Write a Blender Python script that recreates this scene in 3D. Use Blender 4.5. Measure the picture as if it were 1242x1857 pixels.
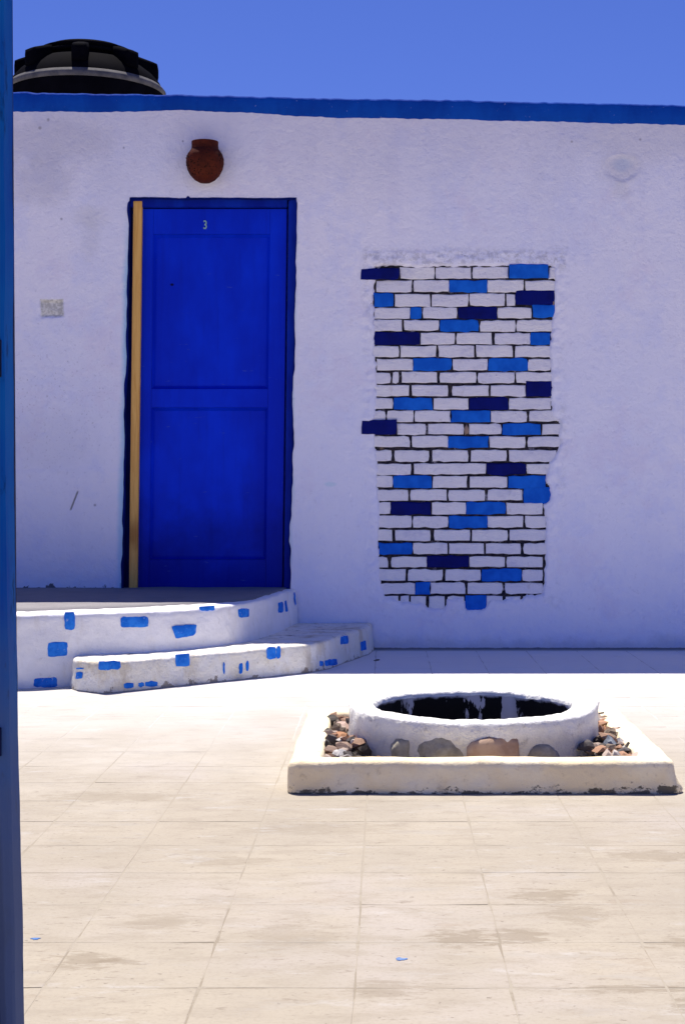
import bpy, bmesh, math, random
from math import radians, sin, cos, pi, atan2, sqrt
from mathutils import Vector, noise

# ------------------------------------------------------------------ scene
for o in list(bpy.data.objects):
    bpy.data.objects.remove(o)
S = bpy.context.scene
COL = S.collection
random.seed(7)

F, U0, V0, EYE = 2800.0, 700.0, 892.0, 0.849      # focal length and vanishing point in photo pixels, eye height (m)
WALL = 8.309                                       # distance of the house wall (m)

cam_d = bpy.data.cameras.new('camera')
cam = bpy.data.objects.new('camera', cam_d); COL.objects.link(cam)
cam.location = (0, 0, EYE); cam.rotation_euler = (radians(90), 0, 0)
cam_d.sensor_fit = 'VERTICAL'; cam_d.sensor_height = 36.0; cam_d.sensor_width = 24.0
cam_d.lens = 36.0 * F / 1857.0
cam_d.shift_x = -(U0 - 621.0) / 1857.0
cam_d.shift_y = -(928.5 - V0) / 1857.0
cam_d.clip_start = 0.05; cam_d.clip_end = 1500
S.camera = cam

SUN_EL, SUN_AZ = radians(68.9), radians(-15)       # behind the wall, a little to the left
world = bpy.data.worlds.new('World'); S.world = world; world.use_nodes = True
wn = world.node_tree; wn.nodes.clear()
sky = wn.nodes.new('ShaderNodeTexSky'); sky.sky_type = 'NISHITA'; sky.sun_disc = False
sky.sun_elevation = SUN_EL; sky.sun_rotation = SUN_AZ
sky.altitude = 600; sky.air_density = 1.0; sky.dust_density = 0.15; sky.ozone_density = 3.5
tint = wn.nodes.new('ShaderNodeMix'); tint.data_type = 'RGBA'; tint.blend_type = 'MULTIPLY'
tint.inputs[0].default_value = 1.0; tint.inputs[7].default_value = (0.52, 0.60, 1.24, 1)
bg = wn.nodes.new('ShaderNodeBackground'); bg.inputs[1].default_value = 0.063
wo = wn.nodes.new('ShaderNodeOutputWorld')
wn.links.new(sky.outputs[0], tint.inputs[6]); wn.links.new(tint.outputs[2], bg.inputs[0]); wn.links.new(bg.outputs[0], wo.inputs[0])

sun_d = bpy.data.lights.new('sun', 'SUN'); sun_d.energy = 5.0; sun_d.angle = radians(0.53); sun_d.color = (1.0, 0.93, 0.83)
sun = bpy.data.objects.new('sun', sun_d); COL.objects.link(sun)
sdir = Vector((sin(SUN_AZ) * cos(SUN_EL), cos(SUN_AZ) * cos(SUN_EL), sin(SUN_EL)))
sun.rotation_euler = sdir.to_track_quat('Z', 'Y').to_euler(); sun.location = (0, 9, 20)

S.render.engine = 'CYCLES'
S.view_settings.view_transform = 'Standard'; S.view_settings.look = 'None'
S.view_settings.gamma = 1; S.view_settings.exposure = 0.56; S.view_settings.use_curve_mapping = False
S.cycles.max_bounces = 8; S.cycles.diffuse_bounces = 5

# ------------------------------------------------------------------ helpers
def tag(o, label=None, cat=None, group=None, kind=None):
    if label: o['label'] = label
    if cat: o['category'] = cat
    if group: o['group'] = group
    if kind: o['kind'] = kind
    return o

def empty(name, loc, label, cat, group=None):
    o = bpy.data.objects.new(name, None); COL.objects.link(o); o.location = loc
    o.empty_display_size = 0.1
    return tag(o, label, cat, group)

def link_mesh(name, me, mat, parent=None, loc=None):
    o = bpy.data.objects.new(name, me); COL.objects.link(o)
    if mat is not None and not me.materials: me.materials.append(mat)
    if parent is not None:
        o.parent = parent
        base = parent_origin(parent)
        o.location = (Vector(loc) if loc else Vector((0, 0, 0))) - base
    elif loc: o.location = loc
    return o

def parent_origin(p):
    v = Vector((0, 0, 0))
    while p is not None:
        v += p.location; p = p.parent
    return v

def mesh(name, verts, faces, mat, parent=None, smooth=False, loc=None):
    me = bpy.data.meshes.new(name); me.from_pydata([tuple(v) for v in verts], [], faces); me.update()
    bm = bmesh.new(); bm.from_mesh(me); bmesh.ops.recalc_face_normals(bm, faces=bm.faces); bm.to_mesh(me); bm.free()
    if smooth: me.shade_smooth()
    return link_mesh(name, me, mat, parent, loc)

def open_mesh(name, verts, faces, mat, parent=None, smooth=True):
    me = bpy.data.meshes.new(name); me.from_pydata([tuple(v) for v in verts], [], faces); me.update()
    if smooth: me.shade_smooth()
    return link_mesh(name, me, mat, parent)

def from_bm(name, bm, mat, parent=None, smooth=False, loc=None):
    me = bpy.data.meshes.new(name); bmesh.ops.recalc_face_normals(bm, faces=bm.faces); bm.to_mesh(me); bm.free()
    if smooth: me.shade_smooth()
    return link_mesh(name, me, mat, parent, loc)

def bm_box(bm, x0, x1, y0, y1, z0, z1, bevel=0.0, skew=0.0):
    # skew: x shift per metre of z, measured from z0
    m = [bm.verts.new((x + skew * (z - z0), y, z)) for z in (z0, z1) for y in (y0, y1) for x in (x0, x1)]
    fs = [bm.faces.new([m[i] for i in f]) for f in ((0, 2, 3, 1), (4, 5, 7, 6), (0, 1, 5, 4), (2, 6, 7, 3), (0, 4, 6, 2), (1, 3, 7, 5))]
    if bevel:
        es = set(e for f in fs for e in f.edges)
        bmesh.ops.bevel(bm, geom=list(es), offset=bevel, segments=2, affect='EDGES', profile=0.7)

def n2(x, z, s, seed=0.0):
    return noise.noise(Vector((x * s, z * s, seed)))
def fbm(x, y, z, s, octs=4):
    v, a, t = 0.0, 1.0, 0.0
    for i in range(octs):
        v += a * noise.noise(Vector((x * s, y * s, z * s + 7.3 * i))); t += a; a *= 0.5; s *= 2.1
    return v / t
def sstep(a, b, x):
    t = max(0.0, min(1.0, (x - a) / (b - a))); return t * t * (3 - 2 * t)
def interp(pts, x):
    if x <= pts[0][0]: return pts[0][1]
    for (a, b), (c, d) in zip(pts, pts[1:]):
        if x <= c: return b + (d - b) * (x - a) / (c - a)
    return pts[-1][1]

# ------------------------------------------------------------------ materials
class NT:
    def __init__(s, name):
        s.m = bpy.data.materials.new(name); s.m.use_nodes = True; s.t = s.m.node_tree
        s.b = s.t.nodes['Principled BSDF']; s.geo = s.t.nodes.new('ShaderNodeNewGeometry'); s.pos = s.geo.outputs['Position']
    def n(s, k, **kw):
        x = s.t.nodes.new(k)
        for a, b in kw.items(): setattr(x, a, b)
        return x
    def l(s, a, b): s.t.links.new(a, b)
    def noise(s, scale, detail=4, rough=0.55, stretch=(1, 1, 1), off=(0, 0, 0), dist=0.0):
        mp = s.n('ShaderNodeMapping'); mp.inputs['Scale'].default_value = stretch; mp.inputs['Location'].default_value = off
        s.l(s.pos, mp.inputs[0])
        x = s.n('ShaderNodeTexNoise'); x.inputs['Scale'].default_value = scale; x.inputs['Detail'].default_value = detail
        x.inputs['Roughness'].default_value = rough; x.inputs['Distortion'].default_value = dist
        s.l(mp.outputs[0], x.inputs['Vector']); return x.outputs[0]
    def ramp(s, fac, lo, hi, a=0.0, b=1.0):
        x = s.n('ShaderNodeMapRange'); x.interpolation_type = 'SMOOTHSTEP'
        x.inputs[1].default_value = lo; x.inputs[2].default_value = hi; x.inputs[3].default_value = a; x.inputs[4].default_value = b
        s.l(fac, x.inputs[0]); return x.outputs[0]
    def math(s, op, a, b=None):
        x = s.n('ShaderNodeMath', operation=op)
        for i, v in enumerate((a, b)):
            if v is None: continue
            if isinstance(v, (int, float)): x.inputs[i].default_value = v
            else: s.l(v, x.inputs[i])
        return x.outputs[0]
    def mix(s, fac, a, b, mode='MIX'):
        x = s.n('ShaderNodeMix', data_type='RGBA', blend_type=mode)
        for i, v in ((0, fac), (6, a), (7, b)):
            if isinstance(v, (int, float)): x.inputs[i].default_value = v
            elif isinstance(v, tuple): x.inputs[i].default_value = (*v, 1)
            else: s.l(v, x.inputs[i])
        return x.outputs[2]
    def sep(s):
        x = s.n('ShaderNodeSeparateXYZ'); s.l(s.pos, x.inputs[0]); return x.outputs
    def done(s, col, rough=0.85, bump=None, strength=0.3, dist=0.01, spec=0.3):
        if isinstance(col, tuple): s.b.inputs['Base Color'].default_value = (*col, 1)
        else: s.l(col, s.b.inputs['Base Color'])
        if isinstance(rough, (int, float)): s.b.inputs['Roughness'].default_value = rough
        else: s.l(rough, s.b.inputs['Roughness'])
        s.b.inputs['Specular IOR Level'].default_value = spec
        if bump is not None:
            x = s.n('ShaderNodeBump'); x.inputs['Strength'].default_value = strength; x.inputs['Distance'].default_value = dist
            s.l(bump, x.inputs['Height']); s.l(x.outputs[0], s.b.inputs['Normal'])
        return s.m

def spot(t, X, Z, rx, rz, soft=0.4, wob=0.25):
    """mask 1 inside an uneven patch centred at wall point X, Z"""
    p = t.sep(); a = t.math('DIVIDE', t.math('SUBTRACT', p[0], X), rx); b = t.math('DIVIDE', t.math('SUBTRACT', p[2], Z), rz)
    d = t.math('SQRT', t.math('ADD', t.math('MULTIPLY', a, a), t.math('MULTIPLY', b, b)))
    d = t.math('ADD', d, t.math('MULTIPLY', t.math('SUBTRACT', t.noise(18, 3), 0.5), wob * 2))
    return t.ramp(d, 1 - soft, 1 + soft, 1.0, 0.0)

def wx(u): return (u - U0) / F * WALL
def wz(v): return EYE + (V0 - v) / F * WALL

def mat_wall():
    t = NT('limewash_plaster')
    big = t.noise(0.9, 5, 0.6); mid = t.noise(5, 6, 0.65); fine = t.noise(60, 4, 0.6)
    c = t.mix(t.ramp(big, 0.38, 0.66), (0.84, 0.85, 1.0), (0.90, 0.89, 1.0))
    c = t.mix(t.ramp(mid, 0.48, 0.66, 0, 0.5), c, (0.74, 0.77, 1.0))
    drip = t.noise(7, 5, 0.6, (1, 1, 0.12))
    c = t.mix(t.ramp(drip, 0.52, 0.75, 0, 0.22), c, (0.70, 0.70, 0.92))
    c = t.mix(t.ramp(t.noise(2.2, 6, .7, off=(4, 0, 2)), .52, .66, 0, .40), c, (.80, .74, .90))
    c = t.mix(t.ramp(t.noise(30, 5, .75), .58, .72, 0, .36), c, (.56, .56, .70))
    # darker zone below the parapet, broken up by drips
    p = t.sep()
    top = t.math('MULTIPLY', t.ramp(t.math('ADD', p[2], t.math('MULTIPLY', t.noise(3, 5, 0.6, (1, 1, 0.3)), 0.9)), 2.75, 3.4), 0.30)
    c = t.mix(top, c, (0.48, 0.48, 0.62))
    # stains of their own
    for X, Z, rx, rz, k, colr in ((wx(75), wz(330), .16, .12, .45, (.45, .44, .52)), (wx(165), wz(430), .05, .13, .3, (.52, .52, .58)),
                                 (wx(90), wz(255), .32, .12, .45, (.42, .42, .52)), (wx(165), wz(395), .09, .06, .35, (.62, .60, .58)),
                                 (wx(1170), wz(250), .4, .12, .3, (.50, .50, .55)), (wx(1125), wz(305), .105, .075, .55, (.58, .56, .58)),
                                 (wx(1128), wz(298), .05, .035, .8, (.50, .60, .80)), (wx(600), wz(878), .03, .012, .5, (.35, .70, .80)),
                                 (wx(90), wz(800), .22, .16, .28, (.50, .50, .64)), (wx(1125), wz(345), .05, .05, .3, (.62, .62, .55))):
        c = t.mix(t.math('MULTIPLY', spot(t, X, Z, rx, rz, .5, .5), k * .6), c, colr)
    for X, Z, r in ((wx(1036), wz(257), .008), (wx(1160), wz(253), .008), (wx(332), wz(256), .007), (wx(88), wz(217), .010),
                    (wx(73), wz(232), .010), (wx(112), wz(397), .008), (wx(173), wz(916), .009), (wx(225), wz(268), .007)):
        c = t.mix(t.math('MULTIPLY', spot(t, X, Z, r * .8, r * .8, .5, .3), .5), c, (.16, .15, .20))
    # speckle of pitted plaster at the left
    pit = t.math('MULTIPLY', t.ramp(t.noise(75, 3, 0.6), 0.60, 0.72), spot(t, wx(110), wz(720), .38, .42, .6, .5))
    c = t.mix(t.math('MULTIPLY', pit, .5), c, (.36, .34, .46))
    ba = t.math('ABSOLUTE', t.math('DIVIDE', t.math('SUBTRACT', p[0], wx(95)), .062)); bb = t.math('ABSOLUTE', t.math('DIVIDE', t.math('SUBTRACT', p[2], wz(558)), .046))
    box = t.ramp(t.math('ADD', t.math('MAXIMUM', ba, bb), t.math('MULTIPLY', t.math('SUBTRACT', t.noise(30, 3), .5), .45)), .9, 1.1, 1, 0)
    c = t.mix(t.math('MULTIPLY', box, .8), c, t.mix(t.ramp(t.noise(70, 3), .4, .62), (.46, .46, .40), (.72, .72, .66)))
    # grey broken plaster feathering round the brick panel
    pa = t.math('ABSOLUTE', t.math('DIVIDE', t.math('SUBTRACT', p[0], wx(842)), .545)); pb = t.math('ABSOLUTE', t.math('DIVIDE', t.math('SUBTRACT', p[2], wz(782)), .975))
    pm = t.math('ADD', t.math('MAXIMUM', pa, pb), t.math('MULTIPLY', t.math('SUBTRACT', t.noise(7, 4), .5), .10))
    pm = t.math('MULTIPLY', t.ramp(pm, .90, .93), t.ramp(pm, .97, 1.03, 1, 0))
    pm = t.math('MULTIPLY', pm, t.math('MAXIMUM', t.ramp(p[2], wz(505), wz(475), 0, 1), t.ramp(t.noise(2.6, 4, .6, off=(0, 0, 6)), .50, .62, .05, .5)))
    c = t.mix(t.math('MULTIPLY', pm, t.ramp(t.noise(34, 5, .75), .44, .60, 0, .60)), c, (.50, .50, .58))
    c = t.mix(t.math('MULTIPLY', pm, t.ramp(t.noise(48, 4, .75, off=(7, 0, 1)), .64, .69, 0, .7)), c, (.20, .18, .20))
    gu = t.math('ADD', t.math('MULTIPLY', t.math('SUBTRACT', p[0], wx(135)), .93), t.math('MULTIPLY', t.math('SUBTRACT', p[2], wz(908)), -.36))
    gl = t.math('ADD', t.math('MULTIPLY', t.math('SUBTRACT', p[0], wx(135)), .36), t.math('MULTIPLY', t.math('SUBTRACT', p[2], wz(908)), .93))
    gm = t.math('MULTIPLY', t.ramp(t.math('ABSOLUTE', gu), .002, .007, 1, 0), t.ramp(t.math('ABSOLUTE', gl), .045, .062, 1, 0)); c = t.mix(t.math('MULTIPLY', gm, .8), c, (.16, .16, .15))
    # broken gap where the plaster meets the landing and the floor
    nz_ = t.noise(13, 5, .7, (1, 1, .6), (2, 0, 0))
    g1 = t.math('MULTIPLY', t.ramp(t.math('SUBTRACT', p[2], t.math('MULTIPLY', t.ramp(nz_, .47, .62), .026)), .330, .336, 1, 0), t.ramp(p[0], -1.44, -1.40, 1, 0))
    c = t.mix(t.math('MULTIPLY', g1, .85), c, (.045, .035, .03))
    g2 = t.ramp(t.math('SUBTRACT', p[2], t.math('MULTIPLY', nz_, .014)), .001, .005, .8, 0); c = t.mix(g2, c, (.09, .075, .07))
    # pale blue overpaint along the sides of the door
    dl = t.math('ADD', t.math('ADD', p[0], t.math('MULTIPLY', t.math('SUBTRACT', p[2], .33), -.0195)), 1.418)
    e1 = t.ramp(t.math('ADD', t.math('ABSOLUTE', dl), t.math('MULTIPLY', t.noise(9, 4, 0.6, (1, 1, .4)), .05)), .025, .07, 1, 0)
    dr = t.math('ADD', t.math('ADD', p[0], t.math('MULTIPLY', t.math('SUBTRACT', p[2], .33), -.0195)), .522)
    e2 = t.ramp(t.math('ADD', t.math('ABSOLUTE', dr), t.math('MULTIPLY', t.noise(14, 4, 0.6, (1, 1, .3), (3, 3, 3)), .05)), .018, .045, 1, 0)
    inz = t.math('MULTIPLY', t.ramp(p[2], .25, .35), t.ramp(p[2], 2.0, 2.42, 1, 0))
    c = t.mix(t.math('MULTIPLY', t.math('MULTIPLY', e1, inz), .75), c, (.30, .60, .86))
    c = t.mix(t.math('MULTIPLY', t.math('MULTIPLY', e2, inz), .45), c, (.40, .62, .80))
    # damp dirt at the foot of the wall
    ft = t.math('MULTIPLY', t.ramp(t.math('ADD', p[2], t.math('MULTIPLY', t.noise(6, 5, .7, (1, 1, .8)), .16)), .085, .16, 1, 0), .3)
    c = t.mix(ft, c, (.40, .36, .34))
    h = t.math('ADD', t.math('MULTIPLY', mid, .5), t.math('ADD', t.math('MULTIPLY', fine, .22), t.math('MULTIPLY', t.noise(22, 4, .6), .4)))
    return t.done(c, .9, h, 1.0, .016, .1)

def mat_white(name, base, dirt, warm=0.35, scale=6, bump=.5):
    t = NT(name)
    a = t.noise(scale, 6, .65); b = t.noise(scale * 5, 5, .65); d = t.noise(scale * .8, 5, .7, (1, 1, .35), (5, 2, 1))
    c = t.mix(t.ramp(a, .38, .66), base, tuple(x * .93 for x in base))
    c = t.mix(t.ramp(d, .50, .72, 0, warm), c, dirt)
    c = t.mix(t.ramp(b, .62, .76, 0, .35), c, tuple(x * .6 for x in dirt))
    h = t.math('ADD', a, t.math('MULTIPLY', b, .45))
    return t.done(c, .9, h, bump, .012, .2)

def mat_paint(name, c0, c1, rough=.65, scale=8, bump=.3, streak=(1, 1, .3), spec=.08):
    t = NT(name)
    a = t.noise(scale, 5, .6, streak); b = t.noise(scale * 6, 4, .6)
    c = t.mix(t.ramp(a, .35, .68), c0, c1)
    h = t.math('ADD', a, t.math('MULTIPLY', b, .4))
    return t.done(c, rough, h, bump, .004, spec)

def mat_band():
    t = NT('parapet_blue_paint'); a = t.noise(4, 6, .65, (1, 1, .5)); b = t.noise(40, 4, .6)
    c = t.mix(t.ramp(a, .35, .66), (.003, .050, .36), (.004, .075, .46))
    chip = t.ramp(t.noise(55, 3, .7, (1, 1, 1), (2, 9, 4)), .71, .74)
    c = t.mix(t.math('MULTIPLY', chip, .6), c, (.45, .50, .70))
    return t.done(c, .75, t.math('ADD', a, t.math('MULTIPLY', b, .5)), .6, .01, .06)

def mat_door():
    t = NT('door_blue_gloss'); a = t.noise(2.2, 4, .6, (1, 1, .5)); g = t.noise(30, 4, .6, (1, 1, .06)); b = t.noise(70, 3, .6)
    c = t.mix(t.ramp(a, .35, .68), (.001, .022, .56), (.001, .040, .78))
    c = t.mix(t.ramp(g, .5, .8, 0, .3), c, (.003, .012, .36))
    # reflection gradient painted in as a darker door foot, uneven outline; then scuffs
    p = t.sep()
    ft = t.ramp(t.math('ADD', p[2], t.math('MULTIPLY', t.noise(3.5, 5, .65), .9)), .85, 1.45, .62, 0)
    c = t.mix(ft, c, (.001, .003, .16))
    sc = t.math('MULTIPLY', t.ramp(t.noise(26, 3, .6, (.35, 1, 1.6), (4, 4, 1)), .70, .75), .3)
    c = t.mix(sc, c, (.10, .16, .45))
    k = spot(t, wx(308), wz(512), .010, .007, .4, .2)
    c = t.mix(k, c, (.001, .002, .05))
    return t.done(c, .5, t.math('ADD', g, t.math('MULTIPLY', b, .3)), .7, .004, .10)

def mat_wood():
    t = NT('raw_pine'); g = t.noise(16, 6, .65, (4, 4, .22), dist=1.2); kn = t.noise(2.3, 3, .5, (1, 1, 1), (1, 0, 3.2))
    c = t.mix(t.ramp(g, .35, .68), (.88, .52, .15), (.74, .38, .09))
    c = t.mix(t.ramp(kn, .60, .72, 0, .6), c, (.30, .10, .02))
    return t.done(c, .7, g, .3, .003, .25)

def mat_tile():
    t = NT('cement_tile'); soil = t.noise(32, 5, .75, (.5, 1.3, 1), (3, 8, 0)); oi = t.n('ShaderNodeObjectInfo')
    a = t.noise(2.0, 6, .65); b = t.noise(13, 6, .7, (.55, 1.3, 1)); f = t.noise(120, 4, .6); p = t.sep()
    c = t.mix(t.ramp(a, .36, .66), (.350, .312, .254), (.388, .346, .278))
    c = t.mix(t.ramp(oi.outputs['Random'], 0, 1, 0, .15), c, (.41, .355, .265))
    c = t.mix(t.ramp(t.noise(1.1, 4, .6, off=(3, 1, 0)), .52, .70, 0, .5), c, (.42, .38, .355))
    c = t.mix(t.ramp(b, .46, .66, 0, .62), c, (.31, .27, .215))
    c = t.mix(t.ramp(t.noise(34, 5, .75, (.5, 1.2, 1)), .57, .68, 0, .6), c, (.22, .185, .145))
    c = t.mix(t.ramp(t.noise(9, 5, .7, (.6, 1.2, 1), (9, 9, 0)), .56, .72, 0, .5), c, (.465, .45, .43))
    c = t.mix(t.ramp(f, .45, .72, 0, .32), c, (.27, .23, .185))
    c = t.mix(t.ramp(t.noise(70, 3, .6, (.7, 1, 1), (1, 1, 6)), .67, .71, 0, .6), c, (.14, .115, .09))
    # whitewash overspill plus painted-in bounce light, paler towards the steps and the wall
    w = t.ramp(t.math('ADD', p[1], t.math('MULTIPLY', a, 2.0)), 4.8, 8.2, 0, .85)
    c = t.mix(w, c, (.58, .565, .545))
    c = t.mix(t.ramp(t.noise(7, 6, .75, (.5, 1.5, 1), (6, 1, 0)), .54, .66, 0, .42), c, (.36, .335, .30))
    c = t.mix(t.ramp(t.noise(60, 3, .7, (.4, 1.4, 1), (1, 3, 0)), .64, .70, 0, .55), c, (.20, .17, .14))
    # paving along the foot of the wall painted brighter to lift its shadow strip
    w2 = t.ramp(t.math('ADD', p[1], t.math('MULTIPLY', t.noise(3, 6, .7, (.6, 1, 1)), 1.0)), 7.1, 7.9, 0, .85)
    c = t.mix(w2, c, (.80, .79, .80))
    # soil trodden into the joints, marks with their own outline
    for X, Y, rx, ry, k in ((.142, 2.935, .055, .05, .6), (.248, 2.95, .05, .045, .55), (.0, 2.63, .06, .05, .4), (-.545, 2.80, .05, .05, .5), (-.49, 2.79, .04, .02, .5), (-.45, 3.05, .06, .06, .3),
                            (.335, 3.25, .07, .05, .5), (.38, 3.10, .06, .07, .35), (.42, 2.64, .10, .02, .5), (.53, 2.55, .05, .05, .5), (.58, 2.90, .08, .04, .5), (-.18, 2.95, .09, .09, .25),
                            (-.37, 3.55, .10, .04, .3), (.62, 3.6, .10, .05, .4), (-.15, 3.9, .18, .07, .25), (-.75, 4.3, .2, .06, .3)):
        a_ = t.math('DIVIDE', t.math('SUBTRACT', p[0], X), rx); b_ = t.math('DIVIDE', t.math('SUBTRACT', p[1], Y), ry)
        d_ = t.math('ADD', t.math('SQRT', t.math('ADD', t.math('MULTIPLY', a_, a_), t.math('MULTIPLY', b_, b_))), t.math('MULTIPLY', t.math('SUBTRACT', soil, .5), 4.5))
        c = t.mix(t.math('MULTIPLY', t.ramp(d_, .6, 1.3, 1, 0), k), c, (.21, .17, .12))
    # brown soil in patches near the camera at the right
    s = t.math('MULTIPLY', t.ramp(t.noise(5, 6, .75, (.7, 1.6, 1), (2, 7, 0)), .57, .68, 0, .55), t.ramp(p[1], 2.7, 4.1, 1, .1))
    c = t.mix(s, c, (.30, .245, .185))
    h = t.math('ADD', t.math('MULTIPLY', b, .6), t.math('ADD', a, t.math('MULTIPLY', f, .25)))
    return t.done(c, .85, h, .35, .008, .2)

def mat_joint():
    t = NT('sandy_joint'); b = t.noise(4, 5, .7)
    p = t.sep(); c = (.345, .308, .25)
    c = t.mix(t.math('MULTIPLY', t.ramp(b, .47, .56), t.ramp(p[1], 2.8, 4.2, .5, .04)), c, (.20, .165, .12))
    c = t.mix(t.ramp(p[1], 4.6, 6.0, 0, .9), c, (.58, .565, .55))  # far joints paled to match the brightness painted into the tiles
    return t.done(c, .95, t.noise(80, 3), .4, .004, .1)

def mat_curb():
    t = NT('curb_plaster'); p = t.sep(); a = t.noise(5, 6, .65); b = t.noise(26, 5, .7); d = t.noise(9, 6, .7, (.6, 1, 1), (3, 3, 3))
    c = t.mix(t.ramp(a, .38, .65), (.90, .75, .48), (.92, .83, .62))
    side = t.n('ShaderNodeSeparateXYZ'); t.l(t.geo.outputs['Normal'], side.inputs[0])
    c = t.mix(t.ramp(b, .54, .70, 0, .5), c, (.44, .35, .24))
    m = t.math('MULTIPLY', t.ramp(t.math('SUBTRACT', p[2], t.math('MULTIPLY', t.ramp(d, .44, .66), .034)), -.004, .003, 1, 0), .85)
    c = t.mix(m, c, (.05, .045, .035))
    c = t.mix(t.ramp(t.noise(24, 4, .7, (1, 1, 1.6), (8, 1, 1)), .69, .74, 0, .6), c, (.20, .16, .12))
    return t.done(c, .9, t.math('ADD', a, t.math('MULTIPLY', b, .5)), .55, .012, .2)

def mat_lining():
    t = NT('tarred_lining'); p = t.sep()
    at = t.n('ShaderNodeTexNoise'); at.inputs['Scale'].default_value = 12; at.inputs['Detail'].default_value = 5; at.inputs['Roughness'].default_value = .6
    mp = t.n('ShaderNodeMapping'); mp.inputs['Scale'].default_value = (1.5, 1.5, .45); mp.inputs['Location'].default_value = (1.1, 0, 0); t.l(t.pos, mp.inputs[0]); t.l(mp.outputs[0], at.inputs['Vector'])
    drip = t.ramp(at.outputs[0], .555, .58)
    mid = t.ramp(t.math('ABSOLUTE', t.math('SUBTRACT', p[0], .25)), .16, .24, 1, 0)
    edge = t.ramp(t.math('ADD', p[2], t.math('MULTIPLY', t.noise(24, 4, .6), .03)), .168, .180)
    m = t.math('MAXIMUM', t.math('MULTIPLY', drip, mid), edge)
    c = t.mix(m, (.006, .006, .007), (.60, .60, .64))
    return t.done(c, .8, at.outputs[0], .3, .01, .2)

def mat_stone(name, a, b, c_=None, scale=14, island=False):
    t = NT(name); x = t.noise(scale, 5, .7); f = t.noise(scale * 5, 4, .6)
    c = t.mix(t.ramp(x, .35, .65), a, b)
    if island:
        cr = t.n('ShaderNodeValToRGB'); cr.color_ramp.interpolation = 'CONSTANT'
        cols = [(.16, .09, .06), (.36, .22, .15), (.05, .04, .035), (.50, .40, .34), (.22, .17, .13), (.44, .25, .16), (.58, .54, .50), (.09, .08, .08)]
        el = cr.color_ramp.elements; el[0].color = (*cols[0], 1); el[1].position = .125; el[1].color = (*cols[1], 1)
        for i, q in enumerate(cols[2:]): e = el.new((i + 2) / 8); e.color = (*q, 1)
        t.l(t.geo.outputs['Random Per Island'], cr.inputs[0])
        c = t.mix(t.ramp(x, .4, .7, 0, .35), cr.outputs[0], (.10, .08, .06))
    c = t.mix(t.ramp(f, .6, .8, 0, .3), c, tuple(q * .4 for q in a))
    return t.done(c, .85, t.math('ADD', x, t.math('MULTIPLY', f, .4)), .5, .008, .25)

def mat_pot():
    t = NT('fired_clay'); a = t.noise(14, 5, .6); d = t.noise(95, 2, .5)
    c = t.mix(t.ramp(a, .35, .65), (.105, .020, .009), (.060, .012, .007))
    c = t.mix(t.ramp(d, .55, .66, 0, .75), c, (.03, .008, .006))
    return t.done(c, .75, d, .5, .004, .1)

M = {}
M['wall'] = mat_wall()
def mat_brick():
    t = NT('whitewashed_brick'); oi = t.n('ShaderNodeObjectInfo'); a = t.noise(11, 6, .7, (.7, 1, 1)); b = t.noise(55, 5, .7)
    c = t.mix(oi.outputs['Random'], (.89, .88, .97), (.96, .94, .97))
    c = t.mix(t.ramp(a, .50, .68, 0, .45), c, (.66, .66, .84)); c = t.mix(t.ramp(t.noise(16, 5, .7, off=(3, 3, 3)), .58, .70, 0, .4), c, (.62, .58, .60))
    c = t.mix(t.ramp(b, .66, .74, 0, .5), c, (.34, .32, .38))
    return t.done(c, .9, t.math('ADD', a, t.math('MULTIPLY', b, .6)), 1.0, .018, .1)
M['brick_white'] = mat_brick()
M['brick_blue'] = mat_paint('blue_brick_paint', (.005, .105, .58), (.010, .150, .70), .6, 14, .5, (1, 1, .8))
M['brick_navy'] = mat_paint('navy_brick_paint', (.003, .008, .155), (.003, .006, .11), .6, 14, .5, (1, 1, .8))
def mat_mortar():
    t = NT('dark_mortar'); a = t.noise(9, 5, .65); b = t.noise(40, 4, .6)
    c = t.mix(t.ramp(b, .4, .65), (.018, .018, .03), (.06, .05, .055))
    c = t.mix(t.ramp(a, .60, .68, 0, .75), c, (.42, .41, .50))
    c = t.mix(t.ramp(t.noise(6, 4, .6, off=(8, 0, 8)), .64, .70, 0, .7), c, (.26, .19, .12))
    return t.done(c, .95, b, .6, .006, .05)
M['mortar'] = mat_mortar()
M['band'] = mat_band()
M['roof'] = mat_white('roof_cement', (.42, .40, .38), (.30, .28, .25))
M['door'] = mat_door()
M['frame'] = mat_paint('frame_blue', (.002, .014, .30), (.003, .030, .42), .5, 10, .4)
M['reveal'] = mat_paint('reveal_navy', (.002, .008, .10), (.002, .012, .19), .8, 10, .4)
M['wood'] = mat_wood()
M['number'] = mat_paint('number_pale_green', (.30, .50, .46), (.20, .38, .42), .6, 40, .1)
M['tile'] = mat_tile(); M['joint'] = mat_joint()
M['ground'] = mat_white('dry_earth', (.36, .30, .23), (.26, .21, .16), .5, 2)
M['step'] = mat_white('whitewashed_step', (.91, .90, .92), (.66, .61, .54), .5, 7, .8)
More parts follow.
